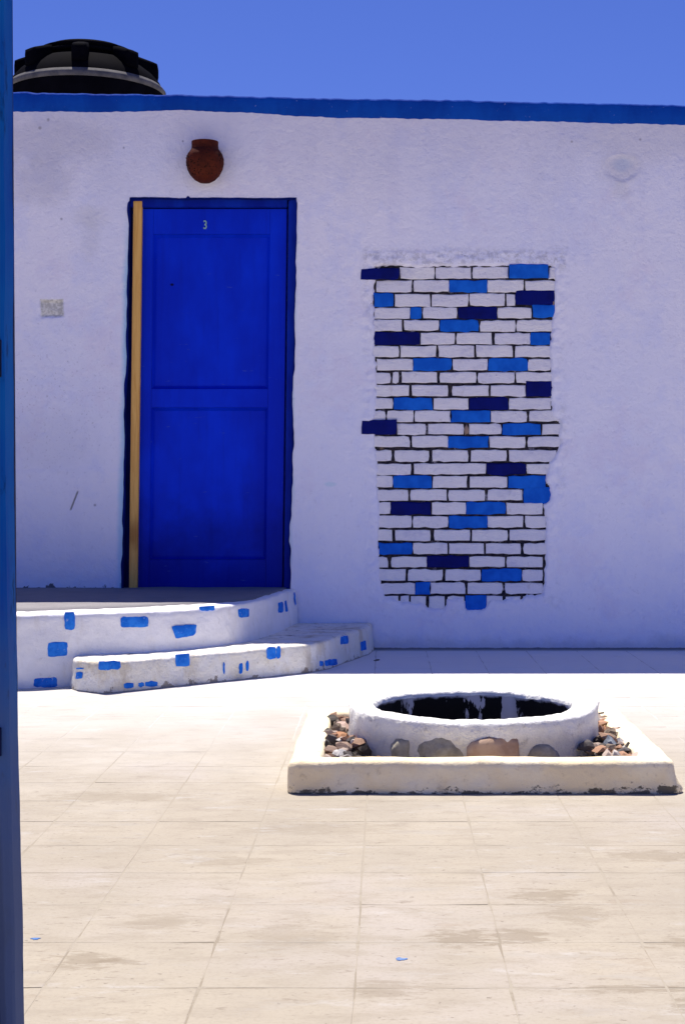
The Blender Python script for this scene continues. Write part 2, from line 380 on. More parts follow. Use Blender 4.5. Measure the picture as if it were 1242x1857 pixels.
def mat_low():
    t = NT('whitewashed_low_step'); p = t.sep(); a = t.noise(8, 6, .7); b = t.noise(40, 5, .7); d = t.noise(6, 6, .7, (1, 1, .5), (5, 2, 1))
    c = t.mix(t.ramp(a, .40, .62), (.90, .88, .83), (.86, .82, .72)); c = t.mix(t.ramp(d, .48, .66, 0, .8), c, (.64, .56, .42))
    c = t.mix(t.ramp(b, .60, .72, 0, .5), c, (.34, .28, .20))
    # crumbled edge and gritty chips where the step meets the landing and the wall
    m = t.math('MULTIPLY', t.math('MULTIPLY', t.ramp(t.noise(17, 5, .75, (.6, 1.4, 1), (1, 4, 2)), .59, .63), t.ramp(p[2], .125, .138)), t.ramp(p[1], 7.1, 7.7))
    c = t.mix(t.math('MULTIPLY', m, .85), c, (.13, .11, .12))
    f = t.ramp(t.math('SUBTRACT', p[2], t.math('MULTIPLY', t.ramp(t.noise(11, 5, .7), .5, .66), .03)), .0, .006, .75, 0)
    c = t.mix(f, c, (.22, .17, .12))
    return t.done(c, .9, t.math('ADD', a, t.math('MULTIPLY', b, .6)), 1.0, .014, .1)
M['step_low'] = mat_low()
M['landing'] = mat_white('shaded_cement_landing', (.25, .24, .25), (.18, .17, .17), .4, 6, .5)  # dark cement grey that deepens the shade on the landing
def mat_patch():
    t = NT('blue_patch_paint'); a = t.noise(18, 5, .65); b = t.noise(60, 4, .7)
    c = t.mix(t.ramp(a, .38, .64), (.015, .15, .66), (.035, .24, .82)); c = t.mix(t.ramp(b, .62, .68, 0, .6), c, (.50, .56, .75))
    return t.done(c, .8, a, .6, .008, .05)
M['patch'] = mat_patch()
M['splash'] = mat_paint('faded_blue_paint', (.06, .16, .42), (.20, .27, .42), .8, 60, .2, (1, 1, 1))
M['curb'] = mat_curb()
def mat_ring():
    t = NT('whitewashed_ring'); p = t.sep(); a = t.noise(9, 6, .7); b = t.noise(38, 5, .7)
    c = t.mix(t.ramp(a, .40, .62), (.93, .93, .89), (.84, .84, .80))
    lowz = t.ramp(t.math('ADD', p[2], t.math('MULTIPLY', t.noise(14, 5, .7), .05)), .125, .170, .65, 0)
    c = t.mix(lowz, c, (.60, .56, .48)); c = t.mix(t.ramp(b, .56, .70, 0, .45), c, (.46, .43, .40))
    c = t.mix(t.ramp(t.noise(20, 5, .75, (1, 1, 1), (2, 5, 1)), .60, .68, 0, .5), c, (.40, .38, .36))
    return t.done(c, .9, t.math('ADD', a, t.math('MULTIPLY', b, .6)), 1.0, .014, .1)
M['ring'] = mat_ring()
M['lining'] = mat_lining()
M['rubble'] = mat_stone('mixed_rubble', (.3, .2, .15), (.2, .15, .1), island=True)
M['cob_grey'] = mat_stone('cobble_grey', (.26, .235, .18), (.42, .39, .31)); M['cob_brown'] = mat_stone('cobble_brown', (.40, .25, .16), (.50, .36, .26)); M['cob_dark'] = mat_stone('cobble_dark', (.26, .24, .20), (.40, .38, .34))
M['st_grey'] = mat_stone('grey_stone', (.20, .185, .165), (.30, .28, .25))
M['st_brown'] = mat_stone('brown_stone', (.30, .20, .15), (.36, .26, .20))
M['st_dark'] = mat_stone('dark_stone', (.06, .055, .05), (.12, .105, .09))
M['st_pink'] = mat_stone('pinkish_stone', (.50, .38, .33), (.42, .29, .24))
M['st_orange'] = mat_stone('orange_stone', (.52, .28, .15), (.40, .20, .11))
M['st_white'] = mat_stone('whitish_stone', (.62, .60, .57), (.50, .48, .46))
M['st_blue'] = mat_stone('bluegrey_stone', (.16, .19, .23), (.24, .27, .31))
M['pot'] = mat_pot(); M['pot_in'] = mat_paint('pot_inside', (.035, .015, .010), (.02, .01, .008), .9, 20, .2)
M['tank'] = mat_paint('black_plastic', (.002, .002, .004), (.004, .004, .007), .8, 5, .1, (1, 1, 1), .01)
M['tank_rim'] = mat_paint('sunlit_rim_grey', (.13, .125, .125), (.07, .07, .08), .7, 12, .3, (1, 1, 1))  # paler than the body: sunlit highlight painted into the rim colour
def mat_jamb():
    t = NT('old_blue_post_paint'); p = t.sep(); a = t.noise(4, 5, .65, (1, 1, .3)); b = t.noise(25, 5, .7, (1, 1, .35))
    c = t.mix(t.ramp(a, .38, .64), (.002, .055, .36), (.004, .12, .44))
    c = t.mix(t.ramp(b, .56, .68, 0, .7), c, (.002, .018, .08))
    d = t.ramp(t.math('ADD', p[2], t.math('MULTIPLY', t.noise(6, 5, .65), .35)), .50, .98, .9, 0)
    c = t.mix(d, c, (.10, .135, .23))
    c = t.mix(t.ramp(t.noise(9, 5, .75, (1, 1, .5), (4, 1, 1)), .60, .68, 0, .7), c, (.004, .03, .07))
    return t.done(c, .8, t.math('ADD', a, t.math('MULTIPLY', b, .5)), .6, .004, .08)
M['jamb'] = mat_jamb()
M['jamb_dark'] = mat_paint('navy_gate_edge', (.003, .005, .03), (.006, .012, .06), .6, 9, .4, (1, 1, .3))
M['iron'] = mat_paint('rusty_iron', (.04, .03, .03), (.09, .05, .035), .8, 30, .5, (1, 1, 1))

# ------------------------------------------------------------------ ground and courtyard floor
g = mesh('ground', [(-400, -400, -.06), (400, -400, -.06), (400, 400, -.06), (-400, 400, -.06)], [(0, 1, 2, 3)], M['ground'])
tag(g, kind='structure')
TS, TX, TY = .2665, -.053, 2.641
fl = bpy.data.meshes.new('courtyard_floor')
bm = bmesh.new(); bm_box(bm, -5.6, 5.0, -6.4, WALL + .05, -.05, -.0005)
floor = from_bm('courtyard_floor', bm, M['joint']); tag(floor, kind='structure')

def tile_mesh(i):
    r = random.Random(50 + i); bm = bmesh.new(); h = TS / 2 - .0008; q = .0012; vs = []
    def jit(x): return x + r.uniform(-.0011, .0011)
    low = [bm.verts.new((sx * h, sy * h, -.012)) for sx, sy in ((-1, -1), (1, -1), (1, 1), (-1, 1))]
    outer, inner = [], []
    for (a, b) in (((-1, -1), (1, -1)), ((1, -1), (1, 1)), ((1, 1), (-1, 1)), ((-1, 1), (-1, -1))):
        for k in range(3):
            t = k / 3; x, y = a[0] + (b[0] - a[0]) * t, a[1] + (b[1] - a[1]) * t
            w = .0 if k else .003 * r.random()
            outer.append(bm.verts.new((jit(x * (h - w)), jit(y * (h - w)), -.00055)))
            inner.append(bm.verts.new((jit(x * (h - q - w)), jit(y * (h - q - w)), r.uniform(-.0003, .0003))))
    for k in range(12):
        bm.faces.new((outer[k], outer[(k + 1) % 12], inner[(k + 1) % 12], inner[k]))
    for s in range(4):
        a = s * 3
        bm.faces.new((low[s], low[(s + 1) % 4], outer[(a + 3) % 12], outer[a + 2], outer[a + 1], outer[a]))
    bm.faces.new(inner)
    me = bpy.data.meshes.new('tile'); bmesh.ops.recalc_face_normals(bm, faces=bm.faces); bm.to_mesh(me); bm.free()
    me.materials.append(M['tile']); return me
tmesh = [tile_mesh(i) for i in range(6)]
cells = []
for j in range(-34, 23):
    for i in range(-20, 20):
        x = TX + (i + .5) * TS; y = TY + (j - .5) * TS
        if x < -5.4 or x > 4.8 or y > WALL + .02 or y < -6.2: continue
        cells.append((x, y))
def in_view(x, y):
    if y < 2.25: return False
    l, r_ = (0 - U0) / F * (y + .14) - .14, (1242 - U0) / F * (y + .14) + .14
    if not (l < x < r_): return False
    if x < -.49 and y > 7.3 or x < -1.0 and y > 7.05: return False      # under the doorstep
    if -.17 < x < .72 and 4.45 < y < 5.25: return False                 # under the basin
    return True
seen = sorted([c for c in cells if in_view(*c)], key=lambda c: c[1])[:300]
seenset = set(seen)
rr = random.Random(3)
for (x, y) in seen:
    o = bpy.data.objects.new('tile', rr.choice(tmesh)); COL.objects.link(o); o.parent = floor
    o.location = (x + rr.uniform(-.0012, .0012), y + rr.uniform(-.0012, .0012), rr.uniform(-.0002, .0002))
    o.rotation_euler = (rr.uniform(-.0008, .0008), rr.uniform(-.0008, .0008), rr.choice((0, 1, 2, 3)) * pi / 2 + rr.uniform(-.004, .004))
vs, fs = [], []
for (x, y) in cells:
    if (x, y) in seenset: continue
    h = TS / 2 - .002; b = len(vs); z = rr.uniform(-.001, .001)
    vs += [(x - h, y - h, z), (x + h, y - h, z), (x + h, y + h, z), (x - h, y + h, z),
           (x - h, y - h, -.01), (x + h, y - h, -.01), (x + h, y + h, -.01), (x - h, y + h, -.01)]
    fs += [(b, b + 1, b + 2, b + 3), (b, b + 4, b + 5, b + 1), (b + 1, b + 5, b + 6, b + 2), (b + 2, b + 6, b + 7, b + 3), (b + 3, b + 7, b + 4, b)]
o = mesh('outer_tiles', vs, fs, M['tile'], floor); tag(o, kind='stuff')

def floor_px(u, v, z=0.0):
    Y = F * (EYE - z) / (v - V0); return ((u - U0) / F * Y, Y, z)
def splash(u, v, rx, ry, seed):
    c = floor_px(u, v); r = random.Random(seed); n = 14; vs = [(c[0], c[1], .0013)]
    for k in range(n):
        a = 2 * pi * k / n; q = r.uniform(.6, 1.25); vs.append((c[0] + cos(a) * rx * q, c[1] + sin(a) * ry * q, .0011))
    vs += [(x, y, -.002) for (x, y, z) in vs[1:]]
    fs = [(0, 1 + k, 1 + (k + 1) % n) for k in range(n)] + [(1 + k, 1 + (k + 1) % n, 1 + n + (k + 1) % n, 1 + n + k) for k in range(n)]
    mesh('paint_splash', vs, fs, M['splash'], floor)
splash(65, 1703, .009, .007, 1); splash(727, 1740, .010, .009, 2)

# ------------------------------------------------------------------ the house
house = empty('house', (wx(621), WALL, 0), 'low lavender-white plastered house with a blue door, blue parapet and exposed brick panel', 'house')
DZ0, DZ1 = .327, wz(360)
def xL(z): return -1.418 + .0195 * (z - DZ0) + .0055 * n2(z, 1.7, 3.5) + .004 * n2(z, 9.1, 14)
def xR(z): return -.522 + .0195 * (z - DZ0) + .009 * n2(z, 4.2, 4) * sstep(2.35, 1.9, z) + .005 * n2(z, 2.2, 18) * sstep(2.4, 2.1, z)
def ztop(x): return 2.985 - .0191 * (x + 1.42) + .006 * n2(x, 3.3, 1.5) + .004 * n2(x, 8.8, 9)

# brick courses: rows of (v0, v1, [(colour, u0, u1[, v0, v1])]) in the panel's own survey, photo units
K = 1242 / 400.0
def rowA(y0, y1, items, oy): return (oy + y0 / K, oy + y1 / K, [(i[0], 640 + i[1] / K, 640 + i[2] / K) + tuple(oy + q / K for q in i[3:]) for i in items])
A, B = 450, 780
ROWS = [
 rowA(105, 170, [('N', 45, 258, 118, 173), ('W', 262, 459), ('W', 463, 664), ('W', 671, 875), ('B', 880, 1098, 95, 165), ('W', 1101, 1145)], A),
 rowA(180, 245, [('W', 130, 330), ('W', 340, 540), ('B', 545, 752), ('W', 755, 960), ('W', 968, 1145)], A),
 rowA(255, 325, [('B', 120, 228), ('W', 232, 434), ('W', 442, 646), ('W', 654, 855), ('W', 863, 915), ('N', 918, 1135, 240, 315)], A),
 rowA(332, 394, [('W', 118, 320), ('B', 325, 385), ('W', 392, 589), ('N', 592, 806), ('W', 810, 1006), ('B', 1012, 1138, 320, 386)], A),
 rowA(403, 465, [('W', 112, 277), ('W', 286, 486), ('B', 490, 706), ('W', 713, 912), ('W', 922, 1122)], A),
 rowA(475, 540, [('N', 115, 375), ('W', 380, 576), ('W', 583, 782), ('W', 795, 998), ('B', 1002, 1112)], A),
 rowA(548, 612, [('W', 105, 257), ('W', 266, 468), ('W', 480, 682), ('W', 692, 902), ('W', 914, 1115)], A),
 rowA(622, 686, [('W', 135, 338), ('B', 340, 555), ('W', 560, 760), ('B', 763, 982), ('W', 986, 1115)], A),
 rowA(697, 758, [('W', 115, 212), ('W', 221, 261), ('W', 272, 475), ('W', 488, 694), ('W', 702, 910), ('W', 918, 1120)], A),
 rowA(770, 831, [('W', 115, 320), ('W', 330, 536), ('W', 554, 764), ('W', 772, 972), ('N', 976, 1128, 750, 828)], A),
 rowA(843, 906, [('W', 115, 226), ('B', 230, 445), ('W', 450, 651), ('N', 655, 872), ('W', 876, 1115)], A),
 rowA(916, 977, [('W', 115, 182), ('W', 190, 338), ('W', 346, 548), ('B', 552, 772), ('W', 776, 980), ('W', 990, 1172)], A),
 rowA(990, 1048, [('N', 48, 242, 970, 1046), ('W', 247, 410), ('W', 419, 622), ('W', 654, 838), ('B', 842, 1057), ('W', 1065, 1175)], A),
 rowA(36, 97, [('W', 112, 320), ('W', 332, 535), ('B', 538, 762), ('W', 766, 970), ('W', 982, 1172)], B),
 rowA(112, 175, [('W', 112, 219), ('W', 231, 432), ('W', 444, 650), ('W', 663, 866), ('W', 878, 1148)], B),
 rowA(190, 248, [('W', 125, 328), ('W', 341, 749), ('N', 752, 972), ('W', 976, 1110)], B),
 rowA(260, 324, [('W', 128, 224), ('B', 228, 442), ('W', 447, 645), ('W', 656, 871), ('B', 874, 1082)], B),
 rowA(336, 396, [('W', 130, 312), ('W', 322, 526), ('W', 538, 743), ('W', 757, 956), ('B', 960, 1112, 325, 410)], B),
 rowA(408, 472, [('W', 140, 212), ('N', 215, 435), ('W', 440, 635), ('B', 638, 858), ('W', 865, 1068)], B),
 rowA(485, 550, [('W', 140, 330), ('W', 338, 537), ('B', 540, 755), ('W', 758, 960), ('W', 970, 1088)], B),
 rowA(561, 624, [('W', 130, 221), ('W', 236, 438), ('W', 456, 660), ('W', 670, 872), ('W', 880, 1088)], B),
 rowA(637, 698, [('B', 145, 332), ('W', 336, 532), ('W', 538, 737), ('W', 744, 942), ('W', 958, 1092)], B),
 rowA(712, 772, [('W', 132, 200), ('W', 213, 415), ('N', 418, 650), ('W', 655, 857), ('W', 866, 1068)], B),
 rowA(785, 849, [('W', 145, 299), ('W', 308, 505), ('W', 521, 722), ('B', 725, 948), ('W', 952, 1070)], B),
 rowA(861, 923, [('W', 150, 350), ('B', 352, 432), ('W', 436, 634), ('W', 643, 844), ('W', 856, 1072)], B),
 rowA(935, 1010, [('W', 190, 258), ('W', 263, 315), ('W', 321, 413), ('W', 425, 516), ('W', 531, 628), ('B', 635, 748), ('W', 752, 843), ('W', 855, 945), ('W', 955, 1040)], B),
]
PL = [(478, 677), (500, 677), (560, 675), (600, 677), (640, 675), (660, 680), (720, 679), (790, 677), (850, 682), (920, 686), (1000, 684), (1060, 688), (1090, 700)]
PR = [(478, 1008), (540, 1006), (580, 1003), (640, 1000), (720, 1001), (755, 1003), (766, 1018), (800, 1018), (828, 1008), (838, 999), (870, 990), (884, 999), (908, 999), (914, 989), (980, 992), (1050, 989), (1090, 985)]
def bot_v(u): return interp([(690, 1080), (705, 1084), (730, 1094), (765, 1092), (776, 1104), (806, 1108), (812, 1084), (840, 1086), (846, 1108), (880, 1104), (890, 1086), (912, 1092), (930, 1084), (945, 1091), (955, 1082), (990, 1080)], u)
def inside(x, z):
    """signed distance in metres (positive inside the open brick panel), roughly"""
    u, v = U0 + x * F / WALL, V0 - (z - EYE) * F / WALL
    w = 2.8 * n2(x, z, 9) + 2.8 * n2(x, z, 38)
    d = min(u - interp(PL, v), interp(PR, v) - u, v - (480 + 2.2 * n2(x, 1.1, 25)), bot_v(u) - v) + w
    return d / 337.0
def low(x, z): return .0035 * fbm(x, z, 0, .9, 2)
def wall_y(x, z):
    y = WALL + low(x, z) + .0016 * fbm(x, z, 3, 5, 3)
    if -0.25 < x < 1.1 and .1 < z < 2.25:
        d = inside(x, z)
        y += .032 * sstep(-.001, .011, d)
        near = math.exp(-((d + .028) / .028) ** 2)
        y -= near * (.004 + .015 * fbm(x, z, 9, 26, 3))
        r = math.exp(-((d + .062 + .018 * n2(x, z, 5)) / .006) ** 2)
        y -= r * .0035 * (1 if x > .5 or z > 2.0 else .4)
    # shallow chipped-out electric box, gouge and round scar
    a, b = (x - wx(95)) / .058, (z - wz(560)) / .045
    q = max(abs(a), abs(b)) + .12 * n2(x, z, 30)
    y += .016 * sstep(1.05, .85, q) - .010 * sstep(.8, .4, q) * (n2(x, z, 60) + .3)
    gx, gz = x - wx(135), z - wz(908); s = gx * .93 - gz * .36; l = gx * .36 + gz * .93
    y += .010 * math.exp(-(s / .006) ** 2) * sstep(.065, .05, abs(l))
    r = sqrt(((x - wx(1127)) / .10) ** 2 + ((z - wz(305)) / .072) ** 2) + .12 * n2(x, z, 16)
    y += .006 * sstep(1.0, .82, r) - .0025 * math.exp(-((r - 1.05) / .1) ** 2)
    # the lower left coat of plaster ends in a faint line
    if x < xL(z):
        y -= .0035 * sstep(wz(852) + .004, wz(852) - .006, z + .006 * n2(x, 0, 6))
    # thicker uneven lip round the door
    if z > DZ0 - .1 and z < DZ1 + .08:
        dd = min(abs(x - xL(z)), abs(x - xR(z)))
        y -= math.exp(-(dd / .022) ** 2) * (.003 + .006 * fbm(x, z, 5, 9, 3))
    return y

def lin(a, b, n): return [a + (b - a) * i / n for i in range(n)]
xLm, xRm = xL(1.4), xR(1.4)
xs = lin(-5.4, -2.3, 40) + lin(-2.3, xLm, 80) + lin(xLm, xRm, 72) + lin(xRm, -.20, 28) + lin(-.20, 1.06, 150) + lin(1.06, 1.9, 66) + lin(1.9, 4.8, 36) + [4.8]
iL, iR = 120, 192
zs = lin(-.04, DZ0, 30) + lin(DZ0, DZ1, 250) + lin(DZ1, 2.97, 46) + [2.97]
j0, j1 = 30, 280
vs, fs = [], []
NX, NZ = len(xs), len(zs)
for j, z0 in enumerate(zs):
    for i, x0 in enumerate(xs):
        x, z = x0, z0
        dl, dr = xL(z) - xLm, xR(z) - xRm
        x += dl * max(0, 1 - abs(x0 - xLm) / .3) + dr * max(0, 1 - abs(x0 - xRm) / .3)
        if z0 > DZ1: z = DZ1 + (z0 - DZ1) * (ztop(x) - DZ1) / (2.97 - DZ1)
        if iL <= i <= iR and j >= j1 - 1: z += .004 * n2(x, 5.5, 11) * max(0, 1 - abs(z0 - DZ1) / .06)
        vs.append((x, wall_y(x, z), z))
for j in range(NZ - 1):
    for i in range(NX - 1):
        if iL <= i < iR and j0 <= j < j1: continue
        a = j * NX + i; fs.append((a, a + 1, a + NX + 1, a + NX))
# wall back, ends and the inner sides of the door opening
def add_strip(pts, dy):
    b = len(vs)
    for p in pts: vs.append(p)
    for p in pts: vs.append((p[0], WALL + dy, p[2]))
    n = len(pts)
    for k in range(n - 1): fs.append((b + k, b + k + 1, b + n + k + 1, b + n + k))
for i in (0, NX - 1): add_strip([vs[j * NX + i] for j in range(NZ)], .25)
top_pts = [vs[(NZ - 1) * NX + i] for i in range(NX)]
add_strip(top_pts, .25)
b = len(vs); vs += [(-5.4, WALL + .25, -.04), (4.8, WALL + .25, -.04), (4.8, WALL + .25, 2.9), (-5.4, WALL + .25, 2.9)]; fs.append((b + 3, b + 2, b + 1, b))
wall = mesh('wall', vs, fs, M['wall'], house, smooth=True)
# blue painted inner faces of the opening
loop = [vs[j * NX + iL] for j in range(j0, j1 + 1)] + [vs[j1 * NX + i] for i in range(iL + 1, iR + 1)] + [vs[j * NX + iR] for j in range(j1 - 1, j0 - 1, -1)]
rv, rf = [], []
for p in loop: rv.append((p[0], p[1] - .0015, p[2]))
for p in loop: rv.append((p[0], WALL + .15, p[2]))
n = len(loop); cx, cz = -.95, 1.4
for k in range(n):                      # narrow line of paint run over the plaster edge
    p = loop[k]; dx, dz = p[0] - cx, p[2] - cz
    onside = p[2] < DZ1 - .02
    w = .0035 + (.010 * max(0, n2(p[0], p[2], 9, 2) + .1) if onside else .003 * abs(n2(p[0], p[2], 22)) + (.012 if abs(p[0] - wx(342)) < .006 else 0))
    rv.append((p[0] + (math.copysign(w, dx) if onside else 0), p[1] - .003, p[2] + (0 if onside else w)))
for k in range(n - 1):
    rf.append((k, k + 1, n + k + 1, n + k)); rf.append((2 * n + k, 2 * n + k + 1, k + 1, k))

def px_box(name, corners, y0, y1, mat, parent, bevel=.002, cuts=None):
    """board whose front outline is a quadrilateral on the wall plane; corners: (u,v) tl, tr, br, bl"""
    bm = bmesh.new(); P = [(wx(u), wz(v)) for u, v in corners]
    f = [bm.verts.new((x, y0, z)) for x, z in P]; k = [bm.verts.new((x, y1, z)) for x, z in P]
    bm.faces.new(f); bm.faces.new(k[::-1])
    for i in range(4): bm.faces.new((f[i], k[i], k[(i + 1) % 4], f[(i + 1) % 4]))
    if bevel: bmesh.ops.bevel(bm, geom=list(bm.edges), offset=bevel, segments=2, affect='EDGES')
    return from_bm(name, bm, mat, parent)

# door: skew() leans everything like the crooked opening
def sk(u, v): return (u - 14.0 * (v - 360) / 708.0 * .62, v)
door = px_box('door', [sk(256, 374), sk(520, 374), sk(520, 1068), sk(256, 1068)], WALL + .093, WALL + .12, M['door'], house, .002)
def dpart(name, u0, u1, v0, v1, ya, yb, mat=None, bevel=.0008):
    return px_box(name, [sk(u0, v0), sk(u1, v0), sk(u1, v1), sk(u0, v1)], WALL + ya, WALL + yb, mat or M['door'], door, bevel)
dpart('stile', 256, 276, 375, 1067, .062, .0935); dpart('stile', 489, 519, 375, 1067, .062, .0935)
dpart('rail', 276.3, 488.7, 375, 421, .0624, .0935); dpart('rail', 276.3, 488.7, 704, 738, .0624, .0935); dpart('rail', 276.3, 488.7, 1016, 1067, .0624, .0935)
def moulding(q0, q1, q2, q3):
    """sloped strip; q0-q1 outer edge (proud), q3-q2 inner edge (deep)"""
    P = [sk(*q) for q in (q0, q1, q2, q3)]; V = [(wx(u), WALL + y, wz(v)) for (u, v), y in zip(P, (.066, .066, .0915, .0915))]
    V += [(wx(u), WALL + .0936, wz(v)) for (u, v) in P]
    mesh('moulding', V, [(0, 1, 2, 3), (4, 7, 6, 5), (0, 4, 5, 1), (1, 5, 6, 2), (2, 6, 7, 3), (3, 7, 4, 0)], M['door'], door)
for (a, b_) in ((421.4, 703.6), (738.4, 1015.6)):
    L_, R_, w = 276.2, 488.8, 5
    moulding((L_, a), (R_, a), (R_ - w, a + w), (L_ + w, a + w)); moulding((R_, b_), (L_, b_), (L_ + w, b_ - w), (R_ - w, b_ - w))
    moulding((L_, b_), (L_, a), (L_ + w, a + w), (L_ + w, b_ - w)); moulding((R_, a), (R_, b_), (R_ - w, b_ - w), (R_ - w, a + w))
frame = px_box('frame', [sk(522.5, 361), sk(541, 357), sk(541, 1069), sk(522.5, 1069)], WALL + .035, WALL + .13, M['frame'], door, .004)
px_box('frame', [sk(232, 357), sk(520, 357), sk(520, 373.2), sk(232, 373.2)], WALL + .036, WALL + .13, M['frame'], door, .004)
px_box('frame', [sk(228, 375), sk(254.5, 375), sk(254.5, 1069), sk(224, 1069)], WALL + .075, WALL + .13, M['reveal'], door, .004)
o = open_mesh('reveal', rv, rf, M['reveal'], door)
# raw timber batten standing against the left jamb
bt = px_box('batten', [(240.5, 362.5), (256.5, 362.5), (247.5, 1067.5), (232.5, 1067.5)], WALL + .030, WALL + .062, M['wood'], door, .0025)
bt['label'] = 'unpainted yellow-brown wooden strip'
fc = bpy.data.curves.new('number', 'FONT'); fc.body = '3'; fc.size = .066; fc.extrude = .0015; fc.align_x = 'CENTER'; fc.align_y = 'CENTER'; fc.offset = .0012
tmp = bpy.data.objects.new('tmp', fc); COL.objects.link(tmp)
dg = bpy.context.evaluated_depsgraph_get(); dg.update()
me = bpy.data.meshes.new_from_object(tmp.evaluated_get(dg)); me.name = 'number'
bpy.data.objects.remove(tmp); bpy.data.curves.remove(fc)
for v in me.vertices: v.co.x *= .72
me.materials.clear()
num = link_mesh('number', me, M['number'], door, (wx(370), WALL + .0605, wz(405))); num.rotation_euler = (radians(90), 0, 0)

# mortar behind the bricks (part of the wall)
mv, mf = [], []
N = 60
for j in range(N + 1):
    v = 474 + (1108 - 474) * j / N
    for i in range(31):
        a, b_ = interp(PL, v) - 4, interp(PR, v) + 4
        x, z = wx(a + (b_ - a) * i / 30), wz(v)
        mv.append((x, WALL + .0185 + low(x, z) + .0015 * n2(x, z, 30), z))
for j in range(N):
    for i in range(30):
        a = j * 31 + i; mf.append((a, a + 1, a + 32, a + 31))
open_mesh('mortar', mv, mf, M['mortar'], wall)

BM = {'W': M['brick_white'], 'B': M['brick_blue'], 'N': M['brick_navy']}
rb = random.Random(21)
def brick(c, u0, u1, v0, v1):
    x0, x1, z1, z0 = wx(u0), wx(u1), wz(v0), wz(v1)
    cx, cz = (x0 + x1) / 2, (z0 + z1) / 2
    out = c != 'W' and (u0 < 668 or v0 < 482)
    front = .0085 + rb.uniform(-.0022, .0022) + low(cx, cz)
    if out: front = -.0075
    if c != 'W': front -= .0018
    nx, nz = max(2, int((x1 - x0) / .03)), 2
    W_ = .0038 if c == 'W' else .0055
    def edge(px, pz, s): return W_ * (n2(px, pz, 45, s) + .7 * n2(px, pz, 110, s)) * 1.3
    ring = []
    for i in range(nx): ring.append((x0 + (x1 - x0) * i / nx, z0, 0, -1))
    for i in range(nz): ring.append((x1, z0 + (z1 - z0) * i / nz, 1, 0))
    for i in range(nx): ring.append((x1 - (x1 - x0) * i / nx, z1, 0, 1))
    for i in range(nz): ring.append((x0, z1 - (z1 - z0) * i / nz, -1, 0))
    q = .0045
    R0, R1, R2 = [], [], []
    for k, (px, pz, ax, az) in enumerate(ring):
        corner = (px in (x0, x1)) and (pz in (z0, z1))
        sx, sz = (px - cx) / (x1 - x0) * 2, (pz - cz) / (z1 - z0) * 2
        ex = edge(px, pz, 1.0) + (-.0016 if corner else 0)
        gx, gz = px + sx * ex, pz + sz * ex
        R0.append((gx - cx, .052, gz - cz))
        R1.append((gx - cx, q * .8, gz - cz))
        R2.append((gx - cx - math.copysign(q, sx) * min(1, abs(sx) * 1.2), 0, gz - cz - math.copysign(q, sz) * min(1, abs(sz) * 1.2)))
    n = len(ring); vs = R0 + R1 + R2 + [(0, -.0008, 0)]
    fs = []
    for k in range(n):
        l = (k + 1) % n
        fs += [(k, l, n + l, n + k), (n + k, n + l, 2 * n + l, 2 * n + k), (2 * n + k, 2 * n + l, 3 * n)]
    mesh('brick', vs, fs, BM[c], wall, loc=(cx, WALL + front, cz), smooth=False)
for (v0, v1, items) in ROWS:
    for it in items:
        c, u0, u1 = it[:3]; a, b_ = (it[3], it[4]) if len(it) > 3 else (v0, v1)
        if c == 'W':
            dv = rb.uniform(-.5, .5); brick(c, u0 + rb.uniform(-.4, .9), u1 - rb.uniform(-.4, .9), a + dv - rb.uniform(-.5, .8), b_ + dv + rb.uniform(-.5, .8))
        else: brick(c, u0 - .6, u1 + .6, a - 1.0, b_ + 1.0)

# parapet band, coping and roof
BND = [(-900, 200), (220, 203), (330, 200), (430, 204), (530, 209), (620, 214), (800, 216), (1000, 221), (1242, 227), (2400, 250)]
xx = lin(-5.42, -2.3, 60) + lin(-2.3, 1.9, 420) + lin(1.9, 4.82, 60) + [4.82]
pv, pf = [], []
for x in xx:
    zb = wz(interp(BND, U0 + x * F / WALL)) + .0045 * n2(x, 2.5, 7) + .0035 * n2(x, 5, 30); zt = ztop(x) + .008 + .004 * n2(x, 7.7, 25)
    w1, w2 = wall_y(x, zb), wall_y(x, zt - .03)
    pv += [(x, w1 + .003, zb - .002), (x, w1 - .0045, zb + .003), (x, w2 - .006 + .002 * n2(x, 1, 12), zt - .02), (x, w2 - .002, zt - .004), (x, w2 + .014, zt), (x, WALL + .26, zt), (x, WALL + .262, 2.74)]
for k in range(len(xx) - 1):
    for r_ in range(6):
        a = k * 7 + r_; pf.append((a, a + 7, a + 8, a + 1))
open_mesh('parapet', pv, pf, M['band'], house, smooth=True)
bm = bmesh.new(); bm_box(bm, -5.38, 4.78, WALL + .27, WALL + 5.2, 2.55, 2.74); from_bm('roof', bm, M['roof'], house)
bm = bmesh.new()
bm_box(bm, -5.4, -5.2, WALL + .255, WALL + 5.2, -.04, 2.54); bm_box(bm, 4.6, 4.8, WALL + .255, WALL + 5.2, -.04, 2.54); bm_box(bm, -5.19, 4.59, WALL + 5.0, WALL + 5.2, -.04, 2.54)
from_bm('rear_wall', bm, M['roof'], house)

